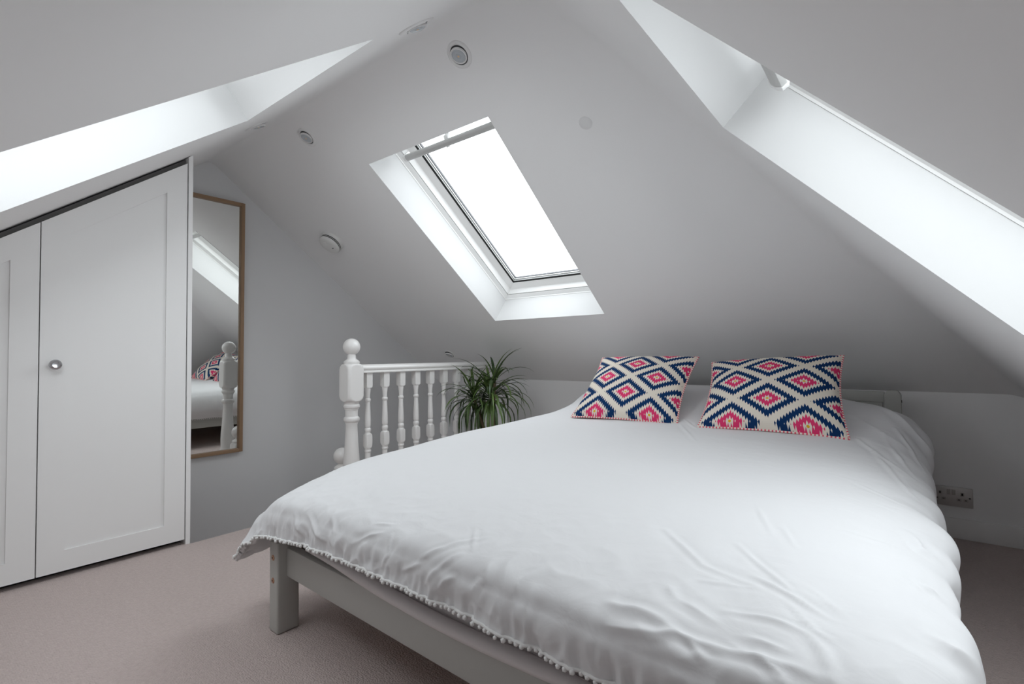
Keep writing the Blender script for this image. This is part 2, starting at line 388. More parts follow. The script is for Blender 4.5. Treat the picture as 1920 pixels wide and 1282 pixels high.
# ------------------------------------------------------------------ roof windows
def roof_window(name, origin, e1, e2, w, h, label, D0=0.18, bar_off=0.093, bar_d=0.143, bar_k=1.0):
    e1, e2 = Vector(e1).normalized(), Vector(e2).normalized(); n = e1.cross(e2)
    mw = Matrix.Identity(4)
    for i in range(3): mw[i][0], mw[i][1], mw[i][2], mw[i][3] = e1[i], e2[i], n[i], origin[i]
    t = empty(name, mw=mw); struct(t, label)
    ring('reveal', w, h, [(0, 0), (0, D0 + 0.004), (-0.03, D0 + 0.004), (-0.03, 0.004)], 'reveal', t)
    ring('frame', w, h, [(-0.03, D0), (0.002, D0), (0.004, D0 + 0.006), (0.022, D0 + 0.02), (0.022, D0 + 0.10), (-0.05, D0 + 0.10)], 'upvc', t)
    ring('sash', w, h, [(0.027, D0 + 0.024), (0.034, D0 + 0.052), (0.037, D0 + 0.057), (0.078, D0 + 0.076), (0.078, D0 + 0.105), (0.027, D0 + 0.105)], 'upvc', t)
    ring('gasket', w, h, [(0.076, D0 + 0.0745), (0.083, D0 + 0.0765), (0.083, D0 + 0.083), (0.076, D0 + 0.083)], 'rubber', t)
    ring('spacer', w, h, [(0.083, D0 + 0.089), (0.092, D0 + 0.089), (0.092, D0 + 0.095), (0.083, D0 + 0.095)], 'alu', t)
    ring('cladding', w, h, [(-0.06, D0 + 0.102), (0.088, D0 + 0.106), (0.088, D0 + 0.116), (-0.06, D0 + 0.116)], 'cladding', t)
    g = D0 + 0.084
    mesh('pane', [(0.077, 0.077, g), (w - 0.077, 0.077, g), (w - 0.077, h - 0.077, g), (0.077, h - 0.077, g)], [(0, 1, 2, 3)], 'glass', t)
    # opening bar along the top, with end caps and a middle catch
    bx0, bx1, by, bz = 0.085, w - 0.085, h - bar_off, bar_d
    prof = [(-0.017, 0.0), (-0.015, -0.010), (-0.006, -0.014), (0.006, -0.014), (0.015, -0.010), (0.017, 0.0), (0.014, 0.004), (-0.014, 0.004)]
    bar = prism('opening_bar', [(by + a * bar_k, bz + b_ * bar_k) for a, b_ in prof], 'x', bx0, bx1, 'alu', t, 0.001)
    for xx in (bx0, bx1 - 0.012):
        prism('bar_end', [(by + a * bar_k * 1.1, bz + b_ * bar_k * 1.1) for a, b_ in prof[:6]] + [(by + 0.014 * bar_k, bz + 0.034), (by + 0.002, bz + 0.034)], 'x', xx - 0.002, xx + 0.003 if xx == bx0 else xx + 0.014, 'upvc', bar, 0.001)
    prism('bar_catch', [(by - 0.018, bz - 0.016), (by + 0.03, bz + 0.008), (by + 0.03, bz + 0.03), (by + 0.012, bz + 0.03)], 'x', w / 2 - 0.012, w / 2 + 0.012, 'upvc', bar, 0.002)
    # sky portal: guides light sampling through the opening, gives off nothing itself
    ld = bpy.data.lights.new(name + '_portal', 'AREA'); ld.shape = 'RECTANGLE'; ld.size = w - 0.15; ld.size_y = h - 0.15; ld.cycles.is_portal = True
    lo = bpy.data.objects.new(name + '_portal', ld); COL.objects.link(lo)
    pm = mw.copy(); c = Vector(origin) + e1 * (w / 2) + e2 * (h / 2) + n * (D0 + 0.10)
    for i in range(3): pm[i][3] = c[i]
    lo.matrix_world = pm                                            # area light shines along its local -Z: into the room
    return t
cB, sB = math.cos(math.atan(TB)), math.sin(math.atan(TB))
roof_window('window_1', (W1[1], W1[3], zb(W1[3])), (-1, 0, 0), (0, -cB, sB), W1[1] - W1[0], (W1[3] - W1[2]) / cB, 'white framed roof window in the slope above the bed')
cF, sF = math.cos(math.atan(TF)), math.sin(math.atan(TF))
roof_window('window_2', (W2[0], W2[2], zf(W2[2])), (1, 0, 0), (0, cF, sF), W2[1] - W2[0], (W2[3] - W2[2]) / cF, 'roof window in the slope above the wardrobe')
cR, sR = math.cos(math.atan(TR_)), math.sin(math.atan(TR_))
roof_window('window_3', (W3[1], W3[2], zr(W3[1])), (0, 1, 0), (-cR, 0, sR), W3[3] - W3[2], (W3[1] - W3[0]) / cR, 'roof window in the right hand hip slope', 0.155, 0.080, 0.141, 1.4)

# ------------------------------------------------------------------ fitted wardrobe
WX = -2.529
wr = tag(empty('fitted_wardrobe', (WX, YF, 0)), 'white fitted wardrobe with shaker doors cut to the roof slope', 'wardrobe')
o = wr.location
def wl_(y): return y - YF
top = lambda y, g=0.0: zf(y) - g
# end panel, carcass back plane, plinth
prism('end_panel', [(wl_(0.8585), 0.0), (wl_(YW), 0.0), (wl_(YW), top(YW, 0.004)), (wl_(0.8585), top(0.8585, 0.004))], 'x', GX + 0.003 - WX, 0.0, 'satin', wr)
prism('carcass', [(wl_(YF + 0.01), 0.05), (wl_(0.857), 0.05), (wl_(0.857), top(0.857, 0.006)), (wl_(YF + 0.01), top(YF + 0.01, 0.006))], 'x', GX + 0.003 - WX, -0.040, 'carcass', wr)
box('plinth', GX + 0.005 - WX, -0.06, wl_(YF + 0.01), wl_(0.857), 0.0, 0.05, 'dark', wr)
def door(y0, y1, knob_y=None):
    g, st_, th = 0.030, 0.078, 0.020
    z0 = 0.024
    tz = lambda y: top(y, g)
    d = None
    bm = bmesh.new()
    # frame with a recessed field: outer loop, inner loop, recessed inner loop
    outer = [(y0, z0), (y1, z0), (y1, tz(y1)), (y0, tz(y0))]
    ry = st_
    inner = [(y0 + ry, z0 + ry), (y1 - ry, z0 + ry), (y1 - ry, tz(y1 - ry) - ry * 1.2), (y0 + ry, tz(y0 + ry) - ry * 1.2)]
    P = lambda q, x: (x, wl_(q[0]), q[1])
    A = [bm.verts.new(P(q, 0)) for q in outer]; B = [bm.verts.new(P(q, 0)) for q in inner]; C_ = [bm.verts.new(P(q, -0.007)) for q in inner]
    D_ = [bm.verts.new(P(q, -th)) for q in outer]
    for i in range(4):
        j = (i + 1) % 4
        bm.faces.new((A[i], A[j], B[j], B[i])); bm.faces.new((B[i], B[j], C_[j], C_[i])); bm.faces.new((D_[j], D_[i], A[i], A[j]) if False else (A[j], A[i], D_[i], D_[j]))
    bm.faces.new(D_[::-1]); bm.faces.new(C_)
    d = bm_obj('door', bm, 'satin', wr)
    pm = bmesh.new()
    q = [(inner[0][0] + .001, inner[0][1] + .001), (inner[1][0] - .001, inner[1][1] + .001), (inner[2][0] - .001, inner[2][1] - .002), (inner[3][0] + .001, inner[3][1] - .002)]
    E1 = [pm.verts.new(P(k, -0.0065)) for k in q]; E2 = [pm.verts.new(P(k, -0.012)) for k in q]
    pm.faces.new(E1); pm.faces.new(E2[::-1])
    for i in range(4): pm.faces.new((E1[i], E2[i], E2[(i + 1) % 4], E1[(i + 1) % 4]))
    bm_obj('door_panel', pm, 'satin', d)
    if knob_y:
        kp = [(0, 0.0085), (0.004, 0.0085), (0.006, 0.006), (0.014, 0.0055), (0.018, 0.012), (0.022, 0.0185), (0.026, 0.0195), (0.030, 0.0175), (0.0335, 0.0125), (0.0345, 0.0115), (0.0335, 0.0105), (0.033, 0.004)]
        k = turned('knob', kp, 'chrome', d, 28, angle=25)
        k.rotation_euler = (0, math.pi / 2, 0); k.location = (0.0, wl_(knob_y), 0.806)
    return d
dA = door(0.3725, 0.8535, 0.413)
dB = door(-0.111, 0.3690, -0.066)
dC = door(-0.57, -0.1145)
tag(dA.children[1], 'chrome knob')

# ------------------------------------------------------------------ wall mirror
my0, my1, mz0, mz1, fd, fwid = 0.900, 1.384, 0.256, 1.770, 0.032, 0.020
yc = (my0 + my1) / 2
mr = tag(empty('wall_mirror', (GX + 0.012, yc, mz0)), 'tall oak framed mirror hanging on the grey wall', 'mirror')
mr.rotation_euler = (0, R(0.65), R(-0.4))                               # hangs a touch off the wall at the top
def fr(name, y0, y1, z0, z1, mt): return box(name, -0.008, fd - 0.008, y0 - yc, y1 - yc, z0 - mz0, z1 - mz0, mt, mr, 0.0012)
fr('frame_stile', my0, my0 + fwid, mz0, mz1, 'oak_v'); fr('frame_stile', my1 - fwid, my1, mz0, mz1, 'oak_v')
fr('frame_rail', my0 + fwid, my1 - fwid, mz0, mz0 + fwid, 'oak_h'); fr('frame_rail', my0 + fwid, my1 - fwid, mz1 - fwid, mz1, 'oak_h')
box('mirror_glass', 0.0, 0.006, my0 + fwid - yc, my1 - fwid - yc, fwid, mz1 - mz0 - fwid, 'mirror', mr)

# ------------------------------------------------------------------ balustrade
bal = tag(empty('balustrade', (XS, 1.617, 0)), 'white turned balustrade guarding the stairwell', 'balustrade')
NY = 1.617
w = 0.0505
newel_prof = [(0.0, 0.0700, w), (0.06, 0.0700, w), (0.075, 0.045), (0.085, 0.050), (0.095, 0.046), (0.105, 0.040), (0.115, 0.046), (0.125, 0.049), (0.135, 0.045), (0.15, 0.043), (0.20, 0.045), (0.25, 0.0435), (0.30, 0.0395), (0.36, 0.0355), (0.42, 0.0325), (0.455, 0.0315), (0.462, 0.0345), (0.466, 0.0345), (0.470, 0.038), (0.476, 0.042), (0.484, 0.0435), (0.492, 0.042), (0.497, 0.036), (0.500, 0.0335), (0.52, 0.0335), (0.536, 0.0345), (0.538, 0.038), (0.542, 0.038), (0.546, 0.042), (0.554, 0.0445), (0.562, 0.043), (0.566, 0.039), (0.572, 0.039), (0.578, 0.042), (0.583, 0.044), (0.5835, 0.0515, w), (0.588, 0.056, w), (0.594, 0.0595, w), (0.602, 0.0628, w), (0.612, 0.0648, w), (0.755, 0.0648, w), (0.767, 0.0625, w), (0.774, 0.0592, w), (0.780, 0.055, w), (0.7855, 0.049, w), (0.786, 0.041)]
nw = turned('newel_post', newel_prof, 'gloss', bal, 64, (0, 0, 0), 32)
ball = [(0.784, 0.040), (0.792, 0.0435), (0.800, 0.0425), (0.806, 0.036), (0.812, 0.027), (0.818, 0.0235), (0.826, 0.0235)]
bc, br = 0.8805, 0.0465
ball += [(bc + br * math.sin(a), br * math.cos(a)) for a in [R(-63 + 153 * i / 20) for i in range(20)]] + [(bc + br, 0.0008)]
turned('ball_finial', ball, 'gloss', nw, 40, (0, 0, 0), 40)
# handrail
hr = [(-0.030, 0.735), (0.030, 0.735), (0.030, 0.743), (0.024, 0.747), (0.024, 0.750), (0.031, 0.756), (0.032, 0.764), (0.027, 0.774), (0.016, 0.781), (0.0, 0.783), (-0.016, 0.781), (-0.027, 0.774), (-0.032, 0.764), (-0.031, 0.756), (-0.024, 0.750), (-0.024, 0.747), (-0.030, 0.743)]
prism('handrail', hr, 'y', w - 0.001, 2.845 - NY, 'gloss', bal, 0.001)
box('base_rail', -0.03, 0.03, w, YB - 0.02 - NY, 0.0, 0.03, 'gloss', bal, 0.004)
b = 0.0195
bp = [(0.03, 0.0275, b), (0.10, 0.0275, b), (0.115, 0.019), (0.122, 0.0175), (0.130, 0.0185), (0.14, 0.0155), (0.20, 0.0185), (0.23, 0.0165), (0.285, 0.0145), (0.29, 0.018), (0.296, 0.0185), (0.302, 0.0155), (0.307, 0.0178), (0.312, 0.018), (0.3135, 0.0215, b), (0.322, 0.0255, b), (0.332, 0.0262, b), (0.372, 0.0262, b), (0.382, 0.0252, b), (0.390, 0.021, b), (0.3915, 0.016), (0.400, 0.015), (0.404, 0.0175), (0.412, 0.0185), (0.420, 0.0175), (0.425, 0.0135), (0.432, 0.0165), (0.440, 0.0175), (0.47, 0.0172), (0.55, 0.0135), (0.570, 0.0128), (0.574, 0.0162), (0.580, 0.0172), (0.586, 0.0162), (0.590, 0.0125), (0.615, 0.0135), (0.640, 0.0168), (0.648, 0.0172), (0.6495, 0.0225, b), (0.654, 0.0270, b), (0.660, 0.0275, b), (0.736, 0.0275, b)]
V_, F_ = turned_data(bp, 24)
first = None
by = [1.722 + 0.1185 * k for k in range(10)]
for k, yy in enumerate(by):
    if k == 0:
        first = mesh('baluster', V_, F_, 'gloss', bal, angle=32); ob = first
    else:
        ob = first.copy(); COL.objects.link(ob)
    ob.location = (0, yy - NY, 0)
    if yy > 2.80: ob.scale = (1, 1, 1)
# lower newel on the winder
ln = tag(empty('lower_newel_post', (-2.530, 1.642, -0.26)), 'lower white stair newel with ball top behind the tall newel', 'newel post')
low = [(0.0, 0.06, 0.045), (0.40, 0.06, 0.045), (0.43, 0.056, 0.045), (0.445, 0.046, 0.045), (0.446, 0.040), (0.455, 0.0435), (0.462, 0.042), (0.468, 0.034), (0.474, 0.024), (0.482, 0.0235)]
bc2, br2 = 0.5235, 0.0465
lnp = turned('post', low, 'gloss', ln, 48, angle=32)
turned('ball_finial', [(0.475, 0.024), (0.482, 0.0235)] + [(bc2 + br2 * math.sin(a), br2 * math.cos(a)) for a in [R(-62 + 152 * i / 20) for i in range(20)]] + [(bc2 + br2, 0.0008)], 'gloss', lnp, 40, angle=40)

# ------------------------------------------------------------------ bed
BR = -0.0332
bed = tag(empty('double_bed', (-1.541, 0.750, 0), math.atan(BR)), 'grey green painted wooden bed frame with low foot end', 'bed')
BW, BL = 1.45, 2.185
LX, LY = 0.054, 0.068
def leg(x0, x1, y0, y1, z1):
    return box('leg', x0, x1, y0, y1, 0, z1, 'bed', bed, 0.006, 3)
lgs = [leg(0, LX, 0, LY, 0.272), leg(BW - LX, BW, 0, LY, 0.272)]
foot = box('foot_rail', LX - 0.001, BW - LX + 0.001, 0.027, 0.055, 0.166, 0.252, 'bed', bed, 0.004)
for lg, x in zip(lgs, (0.026, BW - 0.026)):
    for z in (0.223, 0.155):
        bo = turned('bolt', [(0, 0.0085), (0.0015, 0.0085), (0.003, 0.0065), (0.003, 0.003), (0.0015, 0.0025)], 'bolt', lg, 20, angle=25)
        bo.rotation_euler = (math.pi / 2, 0, 0); bo.location = (x, 0.0005, z)
        turned('bolt_socket', [(0.0016, 0.0026), (0.0032, 0.0026)], 'dark', bo, 6)
for x in (0.010, BW - 0.038):
    box('side_rail', x, x + 0.028, LY - 0.001, BL - 0.045, 0.166, 0.252, 'bed', bed, 0.004)
# headboard posts with shaped tops
def post(x0):
    q = [(x0, 0.0), (x0 + 0.062, 0.0), (x0 + 0.062, 0.632), (x0 + 0.060, 0.640), (x0 + 0.052, 0.652), (x0 + 0.046, 0.655), (x0 + 0.016, 0.655), (x0 + 0.010, 0.652), (x0 + 0.002, 0.640), (x0, 0.632)]
    return prism('headboard_post', q, 'y', BL - 0.046, BL, 'bed', bed, 0.003)
post(0.0); pr_ = post(BW - 0.062)
box('bolt_cap', BW - 0.0005, BW + 0.002, BL - 0.028, BL - 0.018, 0.60, 0.612, 'dark', pr_)
box('headboard_rail', 0.061, BW - 0.061, BL - 0.036, BL - 0.010, 0.600, 0.648, 'bed', bed, 0.004)
box('headboard_rail', 0.061, BW - 0.061, BL - 0.036, BL - 0.010, 0.25, 0.31, 'bed', bed, 0.004)
n_s = 12
for k in range(n_s):
    x = 0.068 + k * (BW - 0.136) / n_s
    box('headboard_board', x + 0.0015, x + (BW - 0.136) / n_s - 0.0015, BL - 0.029, BL - 0.017, 0.309, 0.601, 'bed', bed, 0.002)
for k in range(14):
    y = 0.062 + k * 0.148
    box('slat', 0.036, BW - 0.036, y, y + 0.07, 0.202, 0.220, 'pine', bed, 0.002)

# mattress with fitted sheet
mt = tag(empty('mattress', bed.location, bed.rotation_euler.z), 'mattress in a white fitted sheet on the bed frame', 'mattress')
bm = bmesh.new(); bmesh.ops.create_cube(bm, size=1)
x0, x1, y0, y1, z0, z1 = 0.042, BW - 0.042, 0.048, 2.125, 0.221, 0.425
for v in bm.verts: v.co = ((x0 + x1) / 2 + v.co.x * (x1 - x0), (y0 + y1) / 2 + v.co.y * (y1 - y0), (z0 + z1) / 2 + v.co.z * (z1 - z0))
bmesh.ops.bevel(bm, geom=[e for e in bm.edges if abs(e.verts[0].co.z - e.verts[1].co.z) > 0.1], offset=0.14, segments=8, profile=0.5, affect='EDGES')
bmesh.ops.bevel(bm, geom=[e for e in bm.edges if abs(e.verts[0].co.z - e.verts[1].co.z) < 1e-5 and len([f for f in e.link_faces if abs(f.normal.z) > 0.9]) == 1], offset=0.035, segments=4, profile=0.5, affect='EDGES')
mo = bm_obj('fitted_sheet', bm, 'sheet', mt, 50)
# soft roll where the sheet is tucked round the lower edge
pts = []
for i in range(41):
    t_ = i / 40; pts.append((x0 + 0.10 + (x1 - x0 - 0.2) * t_, y0 - 0.004 - 0.012 * min(1, t_ * 3), 0.262 + 0.006 * math.sin(t_ * 9)))
tube('sheet_roll', pts, [0.004 + 0.012 * min(1, i / 10, (40 - i) / 10) for i in range(41)], 'sheet', mo, 8)

# ------------------------------------------------------------------ duvet
XL = lambda y: -1.541 + 0.0332 * (y - 0.75)
XRt = lambda y: -0.091 + 0.0332 * (y - 0.70)
YFt = lambda x: 0.75 - 0.0332 * (x + 1.541)
def row(y, top_z, lz, ls=0.0, hem=0.255, right=None):
    """one cross-section, left hem to right hem, at distance y"""
    a, b_ = XL(y), XRt(y)
    rt_ = right or [(b_ - 0.05, top_z - 0.012), (0.042, top_z - 0.068), (0.062, 0.355), (0.035, hem - 0.02)]
    L_ = [(a - 0.045, hem), (a - 0.085 - ls, hem + 0.08), (a - 0.06 - ls, lz - 0.035), (a + 0.05, lz + 0.014), (a + 0.40, top_z), (a + 0.725, top_z + 0.004), (b_ - 0.40, top_z)] + rt_
    return [Vector((x, y, z)) for x, z in L_]
rows = []
# foot end rows: hem, drop, shoulder
def frow(dy, zs, corner, rc):
    return corner + [Vector((x, YFt(x) + dy, z)) for x, z in zip((-1.44, -1.14, -0.816, -0.49, -0.14), zs)] + rc
rows.append(frow(-0.052, (0.318, 0.350, 0.358, 0.357, 0.350), [Vector((-1.725, 0.728, 0.172)), Vector((-1.645, 0.706, 0.236)), Vector((-1.54, 0.700, 0.290))],
                 [Vector((-0.01, 0.66, 0.33)), Vector((0.04, 0.665, 0.26)), Vector((0.065, 0.68, 0.18))]))
rows.append(frow(-0.046, (0.378, 0.405, 0.412, 0.412, 0.408), [Vector((-1.705, 0.80, 0.195)), Vector((-1.675, 0.765, 0.258)), Vector((-1.585, 0.742, 0.335))],
                 [Vector((0.0, 0.69, 0.39)), Vector((0.055, 0.70, 0.31)), Vector((0.075, 0.72, 0.20))]))
rows.append(frow(0.015, (0.424, 0.450, 0.456, 0.456, 0.452), [Vector((-1.655, 0.90, 0.225)), Vector((-1.66, 0.86, 0.29)), Vector((-1.585, 0.835, 0.372))],
                 [Vector((0.01, 0.745, 0.44)), Vector((0.058, 0.75, 0.35)), Vector((0.06, 0.75, 0.22))]))
rows[1][3].y += 0.006
rows.append(row(1.02, 0.492, 0.449, 0.0, 0.245))
rows.append(row(1.30, 0.508, 0.474))
rows.append(row(1.60, 0.516, 0.489))
rows.append(row(1.88, 0.522, 0.499))
rows.append(row(2.10, 0.530, 0.508))
rows.append(row(2.28, 0.575, 0.524, -0.02, 0.28, [(-0.09, 0.553), (0.035, 0.492), (0.060, 0.425), (0.035, 0.27)]))
rows.append(row(2.45, 0.645, 0.556, -0.02, 0.32, [(-0.085, 0.607), (0.035, 0.535), (0.068, 0.467), (0.050, 0.39)]))
rows.append(row(2.62, 0.662, 0.606, -0.02, 0.34, [(-0.085, 0.590), (0.035, 0.520), (0.066, 0.455), (0.045, 0.37)]))
rows.append(row(2.78, 0.625, 0.575, -0.03, 0.34, [(-0.085, 0.565), (0.03, 0.505), (0.058, 0.445), (0.040, 0.36)]))
rows.append(row(2.845, 0.555, 0.50, -0.04, 0.34, [(-0.09, 0.51), (0.01, 0.47), (0.035, 0.42), (0.025, 0.35)]))
CREASES = [  # (points, width, height): soft creases lying on the cover, metres
    ([(-0.367,0.699,0.449),(-0.322,0.702,0.451),(-0.291,0.699,0.451),(-0.262,0.691,0.447)], 0.01, 0.006),
    ([(-0.353,0.672,0.43),(-0.316,0.673,0.436),(-0.282,0.676,0.441),(-0.257,0.687,0.445),(-0.202,0.692,0.443),(-0.156,0.694,0.446),(-0.129,0.696,0.446),(-0.103,0.701,0.444),(-0.079,0.707,0.442)], 0.008, 0.0055),
    ([(-0.201,0.877,0.472),(-0.154,0.853,0.469),(-0.119,0.839,0.464),(-0.087,0.829,0.458)], 0.007, 0.004),
    ([(-0.379,0.963,0.485),(-0.323,0.909,0.479),(-0.275,0.864,0.473),(-0.23,0.857,0.47),(-0.188,0.847,0.469)], 0.008, 0.0035),
    ([(-0.268,0.817,0.468),(-0.228,0.83,0.468),(-0.189,0.841,0.469)], 0.006, 0.0025),
    ([(-0.25,0.975,0.483),(-0.186,0.905,0.474),(-0.137,0.855,0.468)], 0.006, 0.003),
    ([(-0.214,0.762,0.459),(-0.16,0.771,0.461),(-0.11,0.768,0.457)], 0.007, 0.0035),
    ([(-0.108,0.771,0.457),(-0.093,0.749,0.453),(-0.076,0.711,0.443),(-0.066,0.708,0.441)], 0.01, 0.006),
    ([(-0.137,0.823,0.465),(-0.106,0.783,0.458),(-0.086,0.777,0.455)], 0.007, 0.004),
    ([(-0.175,0.723,0.452),(-0.131,0.718,0.452)], 0.007, 0.0035),
    ([(-0.198,0.708,0.448),(-0.174,0.701,0.447)], 0.006, 0.003),
    ([(-0.241,0.686,0.443),(-0.216,0.673,0.433)], 0.007, 0.004),
    ([(-0.269,0.747,0.46),(-0.213,0.732,0.454)], 0.01, 0.003),
    ([(-0.303,0.778,0.465),(-0.278,0.745,0.46)], 0.01, 0.003),
    ([(-0.155,0.692,0.446),(-0.132,0.684,0.442),(-0.124,0.676,0.436)], 0.008, 0.004),
    ([(-0.122,0.891,0.469),(-0.074,0.85,0.458)], 0.006, 0.0025),
    ([(-0.774,0.68,0.42),(-0.725,0.702,0.449),(-0.669,0.763,0.464)], 0.006, 0.004),
    ([(-0.751,0.671,0.379),(-0.712,0.678,0.423),(-0.68,0.702,0.447)], 0.006, 0.0045),
    ([(-0.712,0.667,0.38),(-0.693,0.67,0.404),(-0.676,0.676,0.414)], 0.006, 0.004),
    ([(-0.964,0.715,0.444),(-0.915,0.724,0.45)], 0.005, 0.003),
    ([(-1.003,0.681,0.401),(-0.957,0.693,0.426),(-0.921,0.7,0.437)], 0.006, 0.003),
    ([(-0.824,0.673,0.388),(-0.76,0.678,0.419)], 0.006, 0.003),
    ([(-0.667,0.719,0.453),(-0.719,0.784,0.469)], 0.006, 0.003),
    ([(-0.892,0.701,0.438),(-0.872,0.679,0.409),(-0.89,0.677,0.379)], 0.006, 0.004),
    ([(-1.129,0.707,0.431),(-1.09,0.688,0.404),(-1.089,0.682,0.381)], 0.008, 0.004),
    ([(-1.243,0.705,0.416),(-1.169,0.686,0.388),(-1.13,0.685,0.381)], 0.008, 0.004),
    ([(-1.303,0.703,0.405),(-1.27,0.691,0.376),(-1.231,0.693,0.362)], 0.008, 0.0035),
    ([(-0.627,0.669,0.4),(-0.61,0.679,0.427)], 0.008, 0.004),
    ([(-0.512,0.716,0.454),(-0.525,0.685,0.44),(-0.533,0.672,0.422)], 0.012, 0.004),
    ([(-0.606,0.703,0.45),(-0.6,0.679,0.429),(-0.615,0.668,0.396)], 0.012, 0.004),
    ([(0.002,1.279,0.465),(0.014,1.23,0.454),(0.038,1.231,0.44)], 0.012, 0.007),
    ([(0.008,1.074,0.446),(0.032,1.074,0.433)], 0.012, 0.007),
    ([(0.021,0.905,0.437),(0.038,0.9,0.428),(0.058,0.918,0.416)], 0.014, 0.008),
    ([(-0.016,1.065,0.457),(0.011,1.052,0.445)], 0.01, 0.003),
    ([(-0.255,1.166,0.499),(-0.204,1.046,0.487)], 0.006, 0.002),
    ([(-0.2,1.103,0.492),(-0.162,1.017,0.483)], 0.006, 0.002),
    ([(-0.095,1.149,0.485),(-0.055,1.155,0.477),(-0.017,1.174,0.465)], 0.008, 0.002),
    ([(-0.106,1.532,0.5),(-0.06,1.49,0.491),(-0.018,1.459,0.481)], 0.008, 0.0025),
    ([(-0.09,1.979,0.511),(-0.029,1.745,0.485),(-0.003,1.636,0.473),(0.017,1.614,0.461)], 0.009, 0.006),
    ([(-0.07,2.236,0.54),(-0.022,1.999,0.496),(0.016,1.844,0.467)], 0.009, 0.006),
    ([(-0.137,2.124,0.526),(-0.062,1.925,0.503),(0.007,1.813,0.472)], 0.009, 0.005),
    ([(-0.035,2.316,0.548),(0.01,2.17,0.492),(0.038,1.999,0.458)], 0.009, 0.005),
    ([(-0.749,2.09,0.532),(-0.589,1.785,0.521)], 0.008, 0.004),
    ([(-0.77,2.176,0.548),(-0.664,2.041,0.528)], 0.008, 0.004)]
NU, NV = 520, 560
def params(wts, n):
    tot = sum(wts); out = []
    for k in range(n):
        d = tot * k / (n - 1); i = 0
        while i < len(wts) - 1 and d > wts[i]: d -= wts[i]; i += 1
        out.append(i + min(1.0, d / wts[i]))
    return out
su = params([0.085, 0.09, 0.12, 0.35, 0.325, 0.325, 0.35, 0.14, 0.13, 0.12], NU)
sv = params([0.124, 0.164, 0.44, 0.30, 0.25, 0.22, 0.20, 0.19, 0.185, 0.14, 0.12, 0.06], NV)
def cr_np(P, s):
    """Catmull-Rom through control points P (n,...,3) at parameters s"""
    P = np.concatenate([2 * P[:1] - P[1:2], P, 2 * P[-1:] - P[-2:-1]]); s = np.asarray(s)
    i = np.minimum(s.astype(int), len(P) - 4); t = (s - i).reshape(-1, *([1] * (P.ndim - 1)))
    p0, p1, p2, p3 = P[i], P[i + 1], P[i + 2], P[i + 3]
    return 0.5 * (2 * p1 + (p2 - p0) * t + (2 * p0 - 5 * p1 + 4 * p2 - p3) * t * t + (3 * p1 - p0 - 3 * p2 + p3) * t ** 3)
ctl = np.array([[tuple(v) for v in r_] for r_ in rows])                 # rows x cols x 3
gr = cr_np(ctl, sv)                                                    # NV x cols x 3
gr = cr_np(np.swapaxes(gr, 0, 1), su)                                  # NU x NV x 3
# wrinkles: displacement along the surface normal
S_, V_2 = np.meshgrid(np.array(su), np.array(sv), indexing='ij')
def nz3(ax, ay, az, off=0.0):
    f = noise.noise
    q = np.stack([ax.ravel(), ay.ravel(), (az + off).ravel()], 1)
    return np.array([f(v) for v in q.tolist()]).reshape(ax.shape)
X_, Y_, Z_ = gr[..., 0], gr[..., 1], gr[..., 2]
H_ = 0.004 * nz3(X_ * 3.1, Y_ * 3.1, Z_ * 3.1) + 0.0016 * nz3(X_ * 9, Y_ * 6, Z_ * 8, 3)
ft = np.clip(1 - V_2 / 3.4, 0, 1)
g1 = nz3(X_ * 15, V_2 * 0.35, 0 * X_, 1.7); g2 = 0.25 - np.abs(nz3(X_ * 34, V_2 * 0.8, 0 * X_, 5.2)); g3 = 0.25 - np.abs(nz3(X_ * 9 + Y_ * 7, Y_ * 12 - X_ * 5, Z_ * 6, 9.1))
near = np.clip(1 - V_2 / 1.5, 0, 1)
g4 = 0.25 - np.abs(nz3(X_ * 22 - Y_ * 10, Y_ * 20 + X_ * 6, Z_ * 14, 3.3)); g5 = 0.2 - np.abs(nz3(X_ * 60, V_2 * 1.6, 0 * X_, 8.8))
hemz = np.clip(1 - V_2 / 0.8, 0, 1)
H_ += ft * (0.0095 * g1 + 0.0150 * g2 * near + 0.0125 * g3 + 0.0075 * g4) + 0.007 * hemz * g5
sl = np.clip(1 - S_ / 3.0, 0, 1); sr_ = np.clip((S_ - 7.0) / 2.0, 0, 1); hd = np.clip((11.5 - V_2) / 1.5, 0, 1)
H_ += hd * sl * (0.010 * nz3(Y_ * 6, S_ * 0.3, 0 * S_, 2.1) + 0.004 * nz3(Y_ * 17, S_ * 0.6, 0 * S_, 8.1))
H_ += hd * sr_ * (0.026 * nz3(Y_ * 5.2, S_ * 0.45, 0 * S_, 4.4) + 0.018 * nz3(Y_ * 13, S_ * 0.6, 0 * S_, 7.4))
sr2 = np.clip((S_ - 6.2) / 1.5, 0, 1) * np.clip((V_2 - 6.5) / 1.5, 0, 1) * np.clip((11 - V_2), 0, 1)
H_ += sr2 * 0.030 * (0.3 - np.abs(nz3((X_ * 0.8 + Y_ * 0.55) * 11, (Y_ * 0.8 - X_ * 0.55) * 2.2, 0 * S_, 6.6)))
